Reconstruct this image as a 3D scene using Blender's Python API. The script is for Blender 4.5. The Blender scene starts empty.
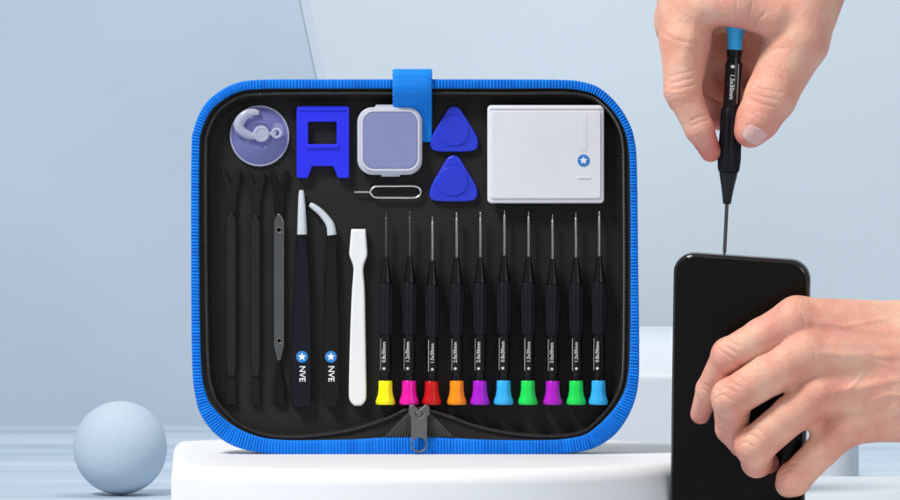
import bpy, math, random
import numpy as np
from mathutils import Vector, Matrix

random.seed(7)
SC = bpy.context.scene
COL = SC.collection

# ------------------------------------------------------------------ units
# 1 u = 0.5 mm.  All layout numbers are in u, at the front plane of the case.
S = 0.0005
D = 4000.0            # camera to the front of the case, in u
HF = 331.0            # camera height above the floor, in u
CZ = HF * S


def M(x, y, d=0.0):
    """frame point (x right, y down, d away from the camera) -> world"""
    f = (D + d) / D
    return Vector(((x - 450) * S * f, d * S, CZ + (250 - y) * S * f))


def MC(x, y, d=0.0):
    """same, without perspective: for the shallow things inside the case"""
    return Vector(((x - 450) * S, d * S, CZ + (250 - y) * S))


# ------------------------------------------------------------------ materials
MATS = {}


def mat(name, color, rough=0.5, metal=0.0, spec=0.5, var=0.0, vscale=40, bump=0.0,
        bscale=200, sss=0.0, trans=0.0, ior=1.45, coat=0.0, sheen=0.0):
    if name in MATS:
        return MATS[name]
    m = bpy.data.materials.new(name)
    m.use_nodes = True
    nt = m.node_tree
    b = nt.nodes['Principled BSDF']
    c = tuple(color) + (1,)
    b.inputs['Base Color'].default_value = c
    b.inputs['Roughness'].default_value = rough
    b.inputs['Metallic'].default_value = metal
    b.inputs['Specular IOR Level'].default_value = spec
    b.inputs['Transmission Weight'].default_value = trans
    b.inputs['IOR'].default_value = ior
    b.inputs['Coat Weight'].default_value = coat
    b.inputs['Coat Roughness'].default_value = 0.12
    if sheen:
        b.inputs['Sheen Weight'].default_value = sheen
    if sss:
        b.inputs['Subsurface Weight'].default_value = sss
        b.inputs['Subsurface Radius'].default_value = (1, 0.8, 0.8)
        b.inputs['Subsurface Scale'].default_value = 0.003
    tc = nt.nodes.new('ShaderNodeTexCoord')
    if var:
        n = nt.nodes.new('ShaderNodeTexNoise')
        n.inputs['Scale'].default_value = vscale
        n.inputs['Detail'].default_value = 5
        nt.links.new(tc.outputs['Object'], n.inputs['Vector'])
        mx = nt.nodes.new('ShaderNodeMix')
        mx.data_type = 'RGBA'
        mx.inputs['A'].default_value = tuple(max(0, v * (1 - var)) for v in color) + (1,)
        mx.inputs['B'].default_value = tuple(min(1, v * (1 + var)) for v in color) + (1,)
        nt.links.new(n.outputs['Fac'], mx.inputs['Factor'])
        nt.links.new(mx.outputs['Result'], b.inputs['Base Color'])
        mr = nt.nodes.new('ShaderNodeMapRange')
        mr.inputs['To Min'].default_value = max(0.03, rough - 0.08)
        mr.inputs['To Max'].default_value = min(1, rough + 0.08)
        nt.links.new(n.outputs['Fac'], mr.inputs['Value'])
        nt.links.new(mr.outputs['Result'], b.inputs['Roughness'])
    if bump:
        n2 = nt.nodes.new('ShaderNodeTexNoise')
        n2.inputs['Scale'].default_value = bscale
        n2.inputs['Detail'].default_value = 4
        nt.links.new(tc.outputs['Object'], n2.inputs['Vector'])
        bp = nt.nodes.new('ShaderNodeBump')
        bp.inputs['Strength'].default_value = bump
        bp.inputs['Distance'].default_value = 0.001
        nt.links.new(n2.outputs['Fac'], bp.inputs['Height'])
        nt.links.new(bp.outputs['Normal'], b.inputs['Normal'])
    MATS[name] = m
    return m


def weave(name, color, rough, scale, strength, contrast=0.25, diag=True):
    """woven cloth: two crossing wave patterns in bump and a little in colour"""
    m = mat(name, color, rough, spec=0.25)
    nt = m.node_tree
    b = nt.nodes['Principled BSDF']
    tc = nt.nodes['Texture Coordinate']
    mp = nt.nodes.new('ShaderNodeMapping')
    mp.inputs['Rotation'].default_value = (0, math.radians(45 if diag else 0), 0)
    nt.links.new(tc.outputs['Object'], mp.inputs['Vector'])
    ws = []
    for d in ('X', 'Z'):
        w = nt.nodes.new('ShaderNodeTexWave')
        w.bands_direction = d
        w.inputs['Scale'].default_value = scale
        w.inputs['Distortion'].default_value = 0.6
        w.inputs['Detail'].default_value = 1
        nt.links.new(mp.outputs['Vector'], w.inputs['Vector'])
        ws.append(w)
    mul = nt.nodes.new('ShaderNodeMath')
    mul.operation = 'MULTIPLY'
    nt.links.new(ws[0].outputs['Fac'], mul.inputs[0])
    nt.links.new(ws[1].outputs['Fac'], mul.inputs[1])
    bp = nt.nodes.new('ShaderNodeBump')
    bp.inputs['Strength'].default_value = strength
    bp.inputs['Distance'].default_value = 0.0006
    nt.links.new(mul.outputs[0], bp.inputs['Height'])
    nt.links.new(bp.outputs['Normal'], b.inputs['Normal'])
    n = nt.nodes.new('ShaderNodeTexNoise')
    n.inputs['Scale'].default_value = 30
    n.inputs['Detail'].default_value = 6
    nt.links.new(tc.outputs['Object'], n.inputs['Vector'])
    ad = nt.nodes.new('ShaderNodeMath')
    ad.operation = 'MULTIPLY_ADD'
    ad.inputs[1].default_value = 0.5
    nt.links.new(mul.outputs[0], ad.inputs[0])
    nt.links.new(n.outputs['Fac'], ad.inputs[2])
    mx = nt.nodes.new('ShaderNodeMix')
    mx.data_type = 'RGBA'
    mx.inputs['A'].default_value = tuple(v * (1 - contrast) for v in color) + (1,)
    mx.inputs['B'].default_value = tuple(v * (1 + contrast) for v in color) + (1,)
    nt.links.new(ad.outputs[0], mx.inputs['Factor'])
    nt.links.new(mx.outputs['Result'], b.inputs['Base Color'])
    return m


def srgb(r, g, b):
    f = lambda v: (v / 255 / 12.92) if v / 255 <= 0.04045 else ((v / 255 + 0.055) / 1.055) ** 2.4
    return (f(r), f(g), f(b))


# ------------------------------------------------------------------ objects
def setp(o, label=None, cat=None, group=None, kind=None):
    if label: o['label'] = label
    if cat: o['category'] = cat
    if group: o['group'] = group
    if kind: o['kind'] = kind
    return o


def thing(name, loc, label, cat, group=None):
    o = bpy.data.objects.new(name, None)
    o.empty_display_size = 0.01
    o.location = loc
    COL.objects.link(o)
    return setp(o, label, cat, group)


def root_loc(o):
    v = Vector((0, 0, 0))
    while o is not None:
        v += o.location
        o = o.parent
    return v


def make_mesh(name, verts, faces, smooth=True, angle=40):
    me = bpy.data.meshes.new(name)
    me.from_pydata([tuple(v) for v in verts], [], faces)
    me.update()
    if smooth:
        me.shade_smooth()
        if angle:
            me.set_sharp_from_angle(angle=math.radians(angle))
    return me


def link(name, me, m, parent=None, loc=None):
    """link a mesh; verts are in world space and get moved into the object's frame"""
    o = bpy.data.objects.new(name, me)
    COL.objects.link(o)
    base = root_loc(parent) if parent else Vector((0, 0, 0))
    if loc is not None and parent is None:
        o.location = loc
        base = Vector(loc)
    if base.length:
        me.transform(Matrix.Translation(-base))
    if parent:
        o.parent = parent
    if m:
        me.materials.clear()
        me.materials.append(m)
    return o


class MB:
    def __init__(self):
        self.v = []
        self.f = []

    def add(self, verts, faces):
        k = len(self.v)
        self.v += [Vector(p) for p in verts]
        self.f += [tuple(i + k for i in f) for f in faces]
        return self

    def mapped(self, fn):
        self.v = [fn(*p) for p in self.v]
        return self

    def mesh(self, name, smooth=True, angle=40):
        return make_mesh(name, self.v, self.f, smooth, angle)


def plate(outlines, dc, th, bevel=1.0, res=2):
    """flat shape from closed outlines (first outer, others holes); frame coords (x, y, d)"""
    cu = bpy.data.curves.new('tmp', 'CURVE')
    cu.dimensions = '2D'
    cu.fill_mode = 'BOTH'
    bevel = min(bevel, th / 2)
    cu.extrude = max(0.0, th / 2 - bevel)
    cu.bevel_depth = bevel
    cu.bevel_resolution = res
    cu.offset = -bevel
    for pts in outlines:
        sp = cu.splines.new('POLY')
        sp.points.add(len(pts) - 1)
        for p, q in zip(sp.points, pts):
            p.co = (q[0], -q[1], 0, 1)
        sp.use_cyclic_u = True
    return curve_mb(cu, dc)


def curve_mb(cu, dc):
    o = bpy.data.objects.new('tmp', cu)
    COL.objects.link(o)
    dg = bpy.context.evaluated_depsgraph_get()
    me = bpy.data.meshes.new_from_object(o.evaluated_get(dg))
    mb = MB()
    mb.add([(v.co.x, -v.co.y, dc - v.co.z) for v in me.vertices],
           [tuple(p.vertices) for p in me.polygons])
    bpy.data.objects.remove(o)
    bpy.data.curves.remove(cu)
    bpy.data.meshes.remove(me)
    return mb


def text_mb(s, cx, cy, size, rot, dc, th=0.3):
    cu = bpy.data.curves.new('tmp', 'FONT')
    cu.body = s
    cu.size = size
    cu.align_x = 'CENTER'
    cu.align_y = 'CENTER'
    cu.extrude = th / 2
    cu.resolution_u = 2
    cu.offset = 0.012 * size
    mb = curve_mb(cu, dc)
    c, sn = math.cos(rot), math.sin(rot)      # rot: counter-clockwise in the picture
    mb.v = [Vector((cx + p.x * c + p.y * sn, cy - p.x * sn + p.y * c, p.z)) for p in mb.v]
    return mb


def rrect(x0, y0, x1, y1, r, n=6):
    pts = []
    for cx, cy, a0 in ((x1 - r, y0 + r, -90), (x1 - r, y1 - r, 0), (x0 + r, y1 - r, 90), (x0 + r, y0 + r, 180)):
        for k in range(n + 1):
            a = math.radians(a0 + 90 * k / n)
            pts.append((cx + r * math.cos(a), cy + r * math.sin(a)))
    return pts


def circle(cx, cy, r, n=40, ry=None):
    ry = ry or r
    return [(cx + r * math.cos(2 * math.pi * k / n), cy + ry * math.sin(2 * math.pi * k / n)) for k in range(n)]


def rounded(pts, r, n=5):
    """round the corners of a polygon; r may be a list"""
    out = []
    N = len(pts)
    for i, p in enumerate(pts):
        p = Vector(p[:2]); a = Vector(pts[i - 1][:2]); b = Vector(pts[(i + 1) % N][:2])
        ri = r[i] if isinstance(r, (list, tuple)) else r
        da, db = (a - p), (b - p)
        ang = da.angle(db)
        t = min(ri / math.tan(ang / 2), da.length * .48, db.length * .48)
        p0 = p + da.normalized() * t
        p1 = p + db.normalized() * t
        for k in range(n + 1):
            u = k / n
            out.append(tuple(p0 * (1 - u) ** 2 + p * 2 * u * (1 - u) + p1 * u * u))
    return out


def catmull(pts, per=8, closed=False):
    P = [np.array(p, float) for p in pts]
    n = len(P)
    out = []
    rng = n if closed else n - 1
    for i in range(rng):
        p0 = P[(i - 1) % n] if (closed or i > 0) else 2 * P[0] - P[1]
        p1, p2 = P[i], P[(i + 1) % n]
        p3 = P[(i + 2) % n] if (closed or i + 2 < n) else 2 * P[-1] - P[-2]
        for k in range(per):
            t = k / per
            out.append(0.5 * (2 * p1 + (p2 - p0) * t + (2 * p0 - 5 * p1 + 4 * p2 - p3) * t * t + (3 * p1 - p0 - 3 * p2 + p3) * t ** 3))
    if not closed:
        out.append(P[-1])
    return out


def resample(pts, step, closed=True):
    P = np.array(pts, float)
    if closed:
        P = np.vstack([P, P[:1]])
    L = np.concatenate([[0], np.cumsum(np.linalg.norm(np.diff(P, axis=0), axis=1))])
    n = max(4, int(round(L[-1] / step)))
    s = np.linspace(0, L[-1], n + (0 if closed else 1), endpoint=not closed)
    return np.stack([np.interp(s, L, P[:, k]) for k in range(P.shape[1])], 1), s, L[-1]


def lathe(prof, p0, axis, n=24, flute=None, caps=True, ref=None):
    """prof: (t, r) along axis from p0, frame coords; flute(theta, t, r) -> r"""
    ax = Vector(axis).normalized()
    ref = Vector(ref) if ref else (Vector((0, 0, 1)) if abs(ax.z) < .9 else Vector((1, 0, 0)))
    e1 = (ref - ax * ref.dot(ax)).normalized()
    e2 = ax.cross(e1)
    V, F = [], []
    for t, r in prof:
        for k in range(n):
            a = 2 * math.pi * k / n
            rr = flute(a, t, r) if flute else r
            V.append(Vector(p0) + ax * t + (e1 * math.cos(a) + e2 * math.sin(a)) * rr)
    for i in range(len(prof) - 1):
        for k in range(n):
            a, b = i * n + k, i * n + (k + 1) % n
            F.append((a, a + n, b + n, b))
    if caps:
        F.append(tuple(range(n)))
        F.append(tuple(reversed(range((len(prof) - 1) * n, len(prof) * n))))
    return MB().add(V, F)


def tube(path, rad, n=10, flat=1.0, closed=False):
    """tube along (x, y, d) points; rad scalar or list; flat scales the depth radius"""
    P = [Vector(p) for p in path]
    N = len(P)
    V, F = [], []
    for i, p in enumerate(P):
        a = P[i - 1] if (closed or i > 0) else P[i]
        b = P[(i + 1) % N] if (closed or i < N - 1) else P[i]
        t = (b - a).normalized()
        up = Vector((0, 0, 1))
        e1 = t.cross(up)
        e1 = e1.normalized() if e1.length > 1e-4 else Vector((1, 0, 0))
        e2 = e1.cross(t).normalized()
        r = rad[i] if isinstance(rad, (list, tuple, np.ndarray)) else rad
        for k in range(n):
            an = 2 * math.pi * k / n
            V.append(p + e1 * math.cos(an) * r + e2 * math.sin(an) * r * flat)
    rng = N if closed else N - 1
    for i in range(rng):
        j = (i + 1) % N
        for k in range(n):
            F.append((i * n + k, i * n + (k + 1) % n, j * n + (k + 1) % n, j * n + k))
    if not closed:
        F.append(tuple(reversed(range(n))))
        F.append(tuple(range((N - 1) * n, N * n)))
    return MB().add(V, F)


def fix(me):
    import bmesh
    bm = bmesh.new()
    bm.from_mesh(me)
    bmesh.ops.recalc_face_normals(bm, faces=bm.faces)
    bm.to_mesh(me)
    bm.free()
    return me


def part(name, mb, m, parent, fn=MC, angle=40, recalc=False):
    me = mb.mapped(fn).mesh(name, True, angle)
    if recalc:
        fix(me)
        me.set_sharp_from_angle(angle=math.radians(angle))
    return link(name, me, m, parent)


def solo(name, mb, m, loc, label, cat, fn=MC, angle=40, group=None, recalc=False):
    me = mb.mapped(fn).mesh(name, True, angle)
    if recalc:
        fix(me)
        me.set_sharp_from_angle(angle=math.radians(angle))
    o = link(name, me, m, None, loc)
    return setp(o, label, cat, group)


def star(cx, cy, r, r2=None, n=5, rot=-90):
    r2 = r2 or r * .45
    return [(cx + (r if k % 2 == 0 else r2) * math.cos(math.radians(rot + 180 * k / n)),
             cy + (r if k % 2 == 0 else r2) * math.sin(math.radians(rot + 180 * k / n))) for k in range(2 * n)]


# ================================================================== SETTING
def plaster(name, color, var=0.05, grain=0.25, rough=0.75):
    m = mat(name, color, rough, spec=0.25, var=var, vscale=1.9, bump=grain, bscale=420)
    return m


M_wall = plaster('pale blue grainy plaster with painted soft shade', (0.435, 0.52, 0.60), 0.24)  # strong broad noise paints the wall's soft shadow blotches into its colour
M_panel = plaster('light blue plaster panel', (0.53, 0.595, 0.65), 0.12)
M_ball = plaster('pale blue plaster ball', (0.49, 0.585, 0.68), 0.09, 0.4)
M_white = mat('white satin podium', (0.86, 0.86, 0.86), 0.5, spec=0.3, var=0.02, vscale=8, bump=0.03, bscale=300)
M_step = mat('pale blue white step', (0.68, 0.73, 0.785), 0.55, spec=0.3, var=0.03, vscale=6, bump=0.06, bscale=300)

# floor: pale blue, soft shadow bands painted across it with stretched noise
M_floor = mat('pale blue floor with painted shadow bands', (0.52, 0.62, 0.73), 0.55, spec=0.35)
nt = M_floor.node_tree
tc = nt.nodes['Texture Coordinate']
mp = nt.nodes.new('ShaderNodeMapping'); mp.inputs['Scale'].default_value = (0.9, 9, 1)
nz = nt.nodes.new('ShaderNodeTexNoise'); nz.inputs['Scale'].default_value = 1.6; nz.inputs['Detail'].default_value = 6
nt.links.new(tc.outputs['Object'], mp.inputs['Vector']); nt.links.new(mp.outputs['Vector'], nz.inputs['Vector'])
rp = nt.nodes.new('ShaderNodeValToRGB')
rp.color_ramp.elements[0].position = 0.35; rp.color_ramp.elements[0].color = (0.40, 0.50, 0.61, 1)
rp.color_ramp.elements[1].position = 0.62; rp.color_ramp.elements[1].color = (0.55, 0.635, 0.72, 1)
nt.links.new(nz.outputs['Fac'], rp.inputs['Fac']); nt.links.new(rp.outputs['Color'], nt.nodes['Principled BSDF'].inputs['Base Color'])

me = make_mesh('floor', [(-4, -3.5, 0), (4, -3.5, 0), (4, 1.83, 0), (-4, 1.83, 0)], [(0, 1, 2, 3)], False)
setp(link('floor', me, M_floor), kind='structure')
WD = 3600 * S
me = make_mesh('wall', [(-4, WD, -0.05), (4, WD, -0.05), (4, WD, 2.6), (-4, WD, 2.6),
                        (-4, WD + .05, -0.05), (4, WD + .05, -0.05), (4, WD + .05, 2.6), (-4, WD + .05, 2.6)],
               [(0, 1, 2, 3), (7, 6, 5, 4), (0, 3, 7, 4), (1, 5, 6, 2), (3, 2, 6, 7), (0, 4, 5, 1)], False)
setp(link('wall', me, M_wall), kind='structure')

# slanted panel standing against the wall
a = M(281, -90, 3589); b = M(391, 425, 3589)
x_top = a.x + (a.x - b.x) / (a.z - b.z) * (1.9 - a.z)
x_bot = b.x + (b.x - a.x) / (b.z - a.z) * (0.002 - b.z)
prof = [(0.009, 0.0), (0.0, 0.003), (0.0, 0.0055)]       # rolled left edge: (x inset, y back)
V, F = [], []
for zz, xx in ((0.002, x_bot), (1.9, x_top)):
    for dx, dy in prof:
        V.append((xx + dx, 3589 * S + dy, zz))
    V.append((3.4, 3589 * S, zz)); V.append((3.4, 3589 * S + .0055, zz))
# ring order per level: edge0 (front) , edge1, edge2(back), right front, right back
F = [(0, 3, 8, 5), (1, 0, 5, 6), (2, 1, 6, 7), (3, 4, 9, 8), (4, 2, 7, 9), (5, 8, 9, 7, 6), (0, 1, 2, 4, 3)]
me = fix(make_mesh('wall_panel', V, F, False))
setp(link('wall_panel', me, M_panel, None, (x_bot, 3589 * S, 0.0)),
     'broad pale panel with a slanted left edge leaning on the wall behind the case', 'wall panel')

# round podium, its left end sliced off
PT = HF - 204.2          # top height in u
def prism_world(outline, z0, z1, bevel, steps=5):
    """outline in (X, Y) u, counter-clockwise; rounded top edge"""
    P = np.array(outline, float)
    N = len(P)
    e = np.roll(P, -1, 0) - P
    nrm = np.stack([e[:, 1], -e[:, 0]], 1)
    nrm /= np.linalg.norm(nrm, axis=1)[:, None]
    vn = nrm + np.roll(nrm, 1, 0)
    vn /= (np.linalg.norm(vn, axis=1)[:, None] * 1.0)
    V, F = [], []
    levels = [(z0, 0.0)]
    for k in range(steps + 1):
        an = math.pi / 2 * k / steps
        levels.append((z1 - bevel + bevel * math.sin(an), bevel * (1 - math.cos(an))))
    for z, ins in levels:
        q = P - vn * ins
        V += [(x * S, y * S, z * S) for x, y in q]
    for i in range(len(levels) - 1):
        for k in range(N):
            F.append((i * N + k, i * N + (k + 1) % N, (i + 1) * N + (k + 1) % N, (i + 1) * N + k))
    F.append(tuple(range((len(levels) - 1) * N, len(levels) * N)))
    F.append(tuple(reversed(range(N))))
    return V, F

cx, cy, R = 405 - 450, 52, 338
def cutx(y):             # slice that runs along the line of sight at frame x = 169
    return (169 - 450) * (D + y) / D
pod = []
for k in range(240):
    an = 2 * math.pi * k / 240
    x, y = cx + R * math.cos(an), cy + R * math.sin(an)
    if x >= cutx(y):
        pod.append((x, y))
# order so that the straight slice closes the loop
i0 = max(range(len(pod)), key=lambda i: math.hypot(pod[i][0] - pod[i - 1][0], pod[i][1] - pod[i - 1][1]))
pod = pod[i0:] + pod[:i0]
V, F = prism_world(pod, 0.4, PT, 15, 10)
me = make_mesh('podium', V, F, True, 35)
setp(link('podium', me, M_white, None, (cx * S, cy * S, 0)), 'low round white podium with a sliced left end, under the blue tool case', 'podium')

# deep pale step behind on the right
def boxu(x0, x1, y0, y1, r):
    return [(x, y) for x, y in rrect(x0, y0, x1, y1, r, 8)]
V, F = prism_world(boxu(60, 470, 560, 3380, 40), 0.4, HF - 141, 7)
me = make_mesh('plinth', V, F, True, 35)
setp(link('plinth', me, M_step, None, (265 * S, 1700 * S, 0)), 'tall pale plinth standing on the floor between the case and the phone', 'plinth')
# low slab in the right foreground
V, F = prism_world(boxu(255, 900, -560, 420, 20), 0.4, HF - 250, 4)
me = make_mesh('slab', V, F, True, 35)
setp(link('slab', me, M_step, None, (600 * S, 0, 0)), 'low pale slab on the floor below the hand that holds the phone', 'slab')

# ball
bd = 1400
bc = M(120.3, 450.5, bd)
rb = 46.8 * S * (D + bd) / D
bc.z = rb + 0.0004
V, F = [], []
nl, nm = 48, 72
V.append((0, 0, rb))
for i in range(1, nl):
    th = math.pi * i / nl
    for k in range(nm):
        V.append((rb * math.sin(th) * math.cos(2 * math.pi * k / nm), rb * math.sin(th) * math.sin(2 * math.pi * k / nm), rb * math.cos(th)))
V.append((0, 0, -rb))
for k in range(nm):
    F.append((0, 1 + k, 1 + (k + 1) % nm))
    F.append((len(V) - 1, 1 + (nl - 2) * nm + (k + 1) % nm, 1 + (nl - 2) * nm + k))
    for i in range(nl - 2):
        a0 = 1 + i * nm + k; b0 = 1 + i * nm + (k + 1) % nm
        F.append((a0, a0 + nm, b0 + nm, b0))
me = make_mesh('ball', V, F, True, None)
o = link('ball', me, M_ball); o.location = bc
setp(o, 'smooth pale blue ball resting on the floor left of the podium', 'ball')

# ================================================================== TOOL CASE
O = [(260, 80, 9, 5), (330, 79.6, 9, 4.5), (420, 79.5, 9, 4.5), (500, 79.6, 9, 4.5), (560, 80, 8.5, 4), (582, 82, 8.5, 3.6), (600, 88.5, 8, 3.4), (617, 104, 7.5, 3.4),
     (629, 123, 7, 4), (635, 143, 7, 5), (637, 175, 7, 6), (638, 260, 7.5, 6), (639, 345, 9, 6), (638, 383, 11, 5), (632, 407, 14, 4.5),
     (620, 428, 17, 4), (606, 441, 17, 3.5), (588, 449.5, 15, 3), (560, 453.5, 14, 3), (520, 454.3, 14, 5.5), (480, 454.5, 15, 12), (450, 454.5, 16.5, 21),
     (431, 454.5, 17.5, 26), (418, 454.5, 17.5, 28.5), (405, 454.5, 17.5, 26.5), (385, 454.5, 17, 18), (350, 454.5, 15, 9), (310, 454.3, 14, 4),
     (282, 454, 14, 3), (258, 452, 15, 3.5), (234, 445.5, 17, 4), (216, 434, 17, 5), (202, 416, 14.5, 6), (195.5, 396, 11, 6.5), (192.2, 362, 9, 6.5), (191.2, 260, 8, 6.5),
     (191.5, 152, 8, 6), (194, 129, 8, 6), (202, 109, 8.5, 6), (214, 95.5, 9, 5.5), (234, 84, 9, 5)]
fine = catmull(O, 24, True)
RS, sl, LEN = resample([tuple(p) for p in fine], 0.8)
# lengths were measured with the widths mixed in; they vary slowly, so fine
P2 = RS[:, :2]
tg = np.roll(P2, -3, 0) - np.roll(P2, 3, 0)
tg /= np.linalg.norm(tg, axis=1)[:, None]
NI = np.stack([-tg[:, 1], tg[:, 0]], 1)          # inward (frame y points down, loop is clockwise on screen)
wB, wC = RS[:, 2], RS[:, 3]
n_ring = len(P2)
ctr = np.array([415, 265])
if ((ctr - P2[0]) @ NI[0]) < 0:
    NI = -NI


def smooth_ring(a, k):
    ker = np.ones(k) / k
    ext = np.concatenate([a[-k:], a, a[:k]])
    return np.convolve(ext, ker, 'same')[k:-k]


NI = np.stack([smooth_ring(NI[:, 0], 21), smooth_ring(NI[:, 1], 21)], 1)
NI /= np.linalg.norm(NI, axis=1)[:, None]
Bn = P2 + NI * wB[:, None]
Cn = Bn + NI * wC[:, None]


def ring_strip(rows):
    """rows: list of (n,3) arrays -> closed strips"""
    V, F = [], []
    n = len(rows[0])
    for r in rows:
        V += [tuple(p) for p in r]
    for i in range(len(rows) - 1):
        for k in range(n):
            F.append((i * n + k, i * n + (k + 1) % n, (i + 1) * n + (k + 1) % n, (i + 1) * n + k))
    return MB().add(V, F)


def with_d(P, d):
    return np.column_stack([P, np.full(len(P), d) if np.isscalar(d) else d])


CASE_D0 = 0
case = thing('tool_case', MC(415, 454.5, 10), 'open black zip-up tool case with ribbed blue edging, standing on the white podium', 'tool case')

M_blue = mat('blue grosgrain edging', (0.003, 0.19, 0.80), 0.72, spec=0.15, bump=0.5, bscale=1600, sheen=0.05)
M_black = weave('black ballistic nylon', (0.010, 0.0095, 0.009), 0.75, 330, 0.5, 0.35)
M_tape = weave('black zipper tape', (0.014, 0.012, 0.010), 0.65, 260, 0.7, 0.45)
M_coil = mat('black nylon zipper coil', (0.034, 0.032, 0.030), 0.38, spec=0.5, var=0.3, vscale=300)
M_lining = weave('dark grey woven lining', (0.019, 0.0178, 0.0172), 0.8, 300, 0.7, 0.5)

# ribbed blue binding: cross-section from the outer back round to the inner edge
rib = 0.5 + 0.5 * np.cos(2 * math.pi * np.arange(n_ring) / n_ring * round(LEN / 3.25))
RNG = np.random.RandomState(3)
jit = smooth_ring(RNG.rand(n_ring) - .5, 9)
thread = smooth_ring(RNG.rand(n_ring), 5) * 1.6 - .3
rib = np.clip(rib ** 0.7 + (smooth_ring(RNG.rand(n_ring), 13) - .5) * .5, 0, 1)
rows = []
for u, h in ((-0.02, -7), (-0.05, -2), (0.0, 1.6), (0.07, 2.9), (0.22, 3.3), (0.5, 3.4), (0.8, 3.2), (0.94, 2.4), (1.0, 1.0), (0.98, -1.5)):
    amp = 1.5 if 0 <= u <= .95 else 0.5
    hh = h * 1.0 + (rib - .5) * amp + jit * .5
    rows.append(with_d(P2 + NI * ((wB * u) - (rib - .5) * (0.5 if u < .2 else 0))[:, None], 2 - hh))
eo = part('edging', ring_strip(rows), M_blue, case, recalc=True)
tv = np.tile(np.clip(0.25 + 0.55 * rib + 0.35 * (thread - .5), 0, 1), len(rows)) + RNG.rand(n_ring * len(rows)) * .25
A = eo.data.attributes.new('thread', 'FLOAT', 'POINT')
A.data.foreach_set('value', tv.astype(np.float32))
nt = M_blue.node_tree
at = nt.nodes.new('ShaderNodeAttribute'); at.attribute_name = 'thread'
rp = nt.nodes.new('ShaderNodeValToRGB')
rp.color_ramp.elements[0].position = 0.1; rp.color_ramp.elements[0].color = (0.002, 0.085, 0.50, 1)
rp.color_ramp.elements[1].position = 0.95; rp.color_ramp.elements[1].color = (0.008, 0.265, 0.92, 1)
nt.links.new(at.outputs['Fac'], rp.inputs['Fac'])
nt.links.new(rp.outputs['Color'], nt.nodes['Principled BSDF'].inputs['Base Color'])

# outer shell: side wall and back
rows = [with_d(P2 + NI * 1.0, 7), with_d(P2 + NI * 0.8, 20), with_d(P2 + NI * 1.0, 36), with_d(P2 + NI * 3, 41), with_d(P2 + NI * 8, 43)]
mb = ring_strip(rows)
mb.f.append(tuple(range(4 * n_ring, 5 * n_ring)))
part('shell', mb, M_black, case, recalc=True)

# zipper tape from the edging to the coil, sloping inwards
fan = 0.35 * np.sin(np.arange(n_ring) * 0.9)
rows = []
for u, d in ((-0.15, 2.0), (0.05, 1.2), (0.35, 2.6), (0.7, 3.6), (1.0, 3.8)):
    rows.append(with_d(Bn + NI * (wC * u)[:, None], d + fan * (0.4 if 0.1 < u < .9 else 0)))
part('zipper_tape', ring_strip(rows), M_tape, case, recalc=True)

# zipper coil
phase = np.arange(n_ring) * 0.8
rad = 1.75 + 0.5 * np.sin(phase * 2 * math.pi / 2.4)
mb = tube([tuple(p) for p in with_d(Cn, 2.6)], rad, 8, 1.0, True)
part('zipper_coil', mb, M_coil, case, recalc=True, angle=70)

# inner wall from the coil down to the lining
wF = np.interp(P2[:, 1], [80, 130, 380, 430, 455], [8, 3.5, 5, 4, 3])
Fn = Cn + NI * wF[:, None]
rows = [with_d(Cn + NI * .5, 3.6), with_d(Cn + NI * (wF * .25)[:, None], 6.5), with_d(Cn + NI * (wF * .6)[:, None], 12.5), with_d(Fn, 15.2)]
part('inner_wall', ring_strip(rows), M_black, case, recalc=True)

# lining panel: filled loop with a soft puff
LIN_D = 15.0
mb = MB()
rows = []
c2 = np.array([415.0, 255.0])
for u in np.linspace(0, 1, 14):
    q = Fn * (1 - u) + c2 * u * 1.0
    q = Fn + (c2 - Fn) * u * 0.999
    rows.append(with_d(q, LIN_D + 0.3 - 0.5 * min(1, u * 6)))
part('lining', ring_strip([r[::2] for r in rows]), M_lining, case, recalc=True)

# strap over the top edge
prof = catmull([(141.5, 13.2), (118, 12.0), (104, 5.0), (96, -2.2), (89, -5.6), (82, -6.2), (74, -3.8), (70.6, 3), (70.8, 12), (75, 20), (84, 30), (96, 42), (120, 45.5), (170, 45.5)], 6)
prof = [p for p in prof]
L = np.concatenate([[0], np.cumsum([np.linalg.norm(prof[i + 1] - prof[i]) for i in range(len(prof) - 1)])])
ss = np.arange(0, L[-1], 0.6)
PY = np.interp(ss, L, [p[0] for p in prof]); PD = np.interp(ss, L, [p[1] for p in prof])
V, F = [], []
xs = [393, 393.4, 394.4, 400, 406, 412.3, 418, 425, 430.2, 431.2, 431.6]
for i in range(len(ss)):
    ty = PY[min(i + 1, len(ss) - 1)] - PY[max(i - 1, 0)]; td = PD[min(i + 1, len(ss) - 1)] - PD[max(i - 1, 0)]
    l = math.hypot(ty, td) or 1
    ny, nd = td / l, -ty / l
    if i == 0 or True:
        for j, x in enumerate(xs):
            off = (0.9 if 1 < j < 9 else (0.3 if j in (1, 9) else 0.0)) + 0.13 * math.sin(ss[i] * 2 * math.pi / 2.4)
            V.append((x + 0.25 * math.sin(ss[i] * 2 * math.pi / 5.2), PY[i] - ny * off, PD[i] + (-nd) * off * -1 if False else PD[i] - nd * off * -1 * -1))
nx = len(xs)
for i in range(len(ss) - 1):
    for j in range(nx - 1):
        F.append((i * nx + j, i * nx + j + 1, (i + 1) * nx + j + 1, (i + 1) * nx + j))
mb = MB().add(V, F)
M_strap = weave('blue webbing strap', (0.006, 0.235, 0.84), 0.55, 330, 0.6, 0.22, False)
so = part('strap', mb, M_strap, case, recalc=True)
sm = so.modifiers.new('thickness', 'SOLIDIFY'); sm.thickness = 1.2 * S; sm.offset = 0

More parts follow.
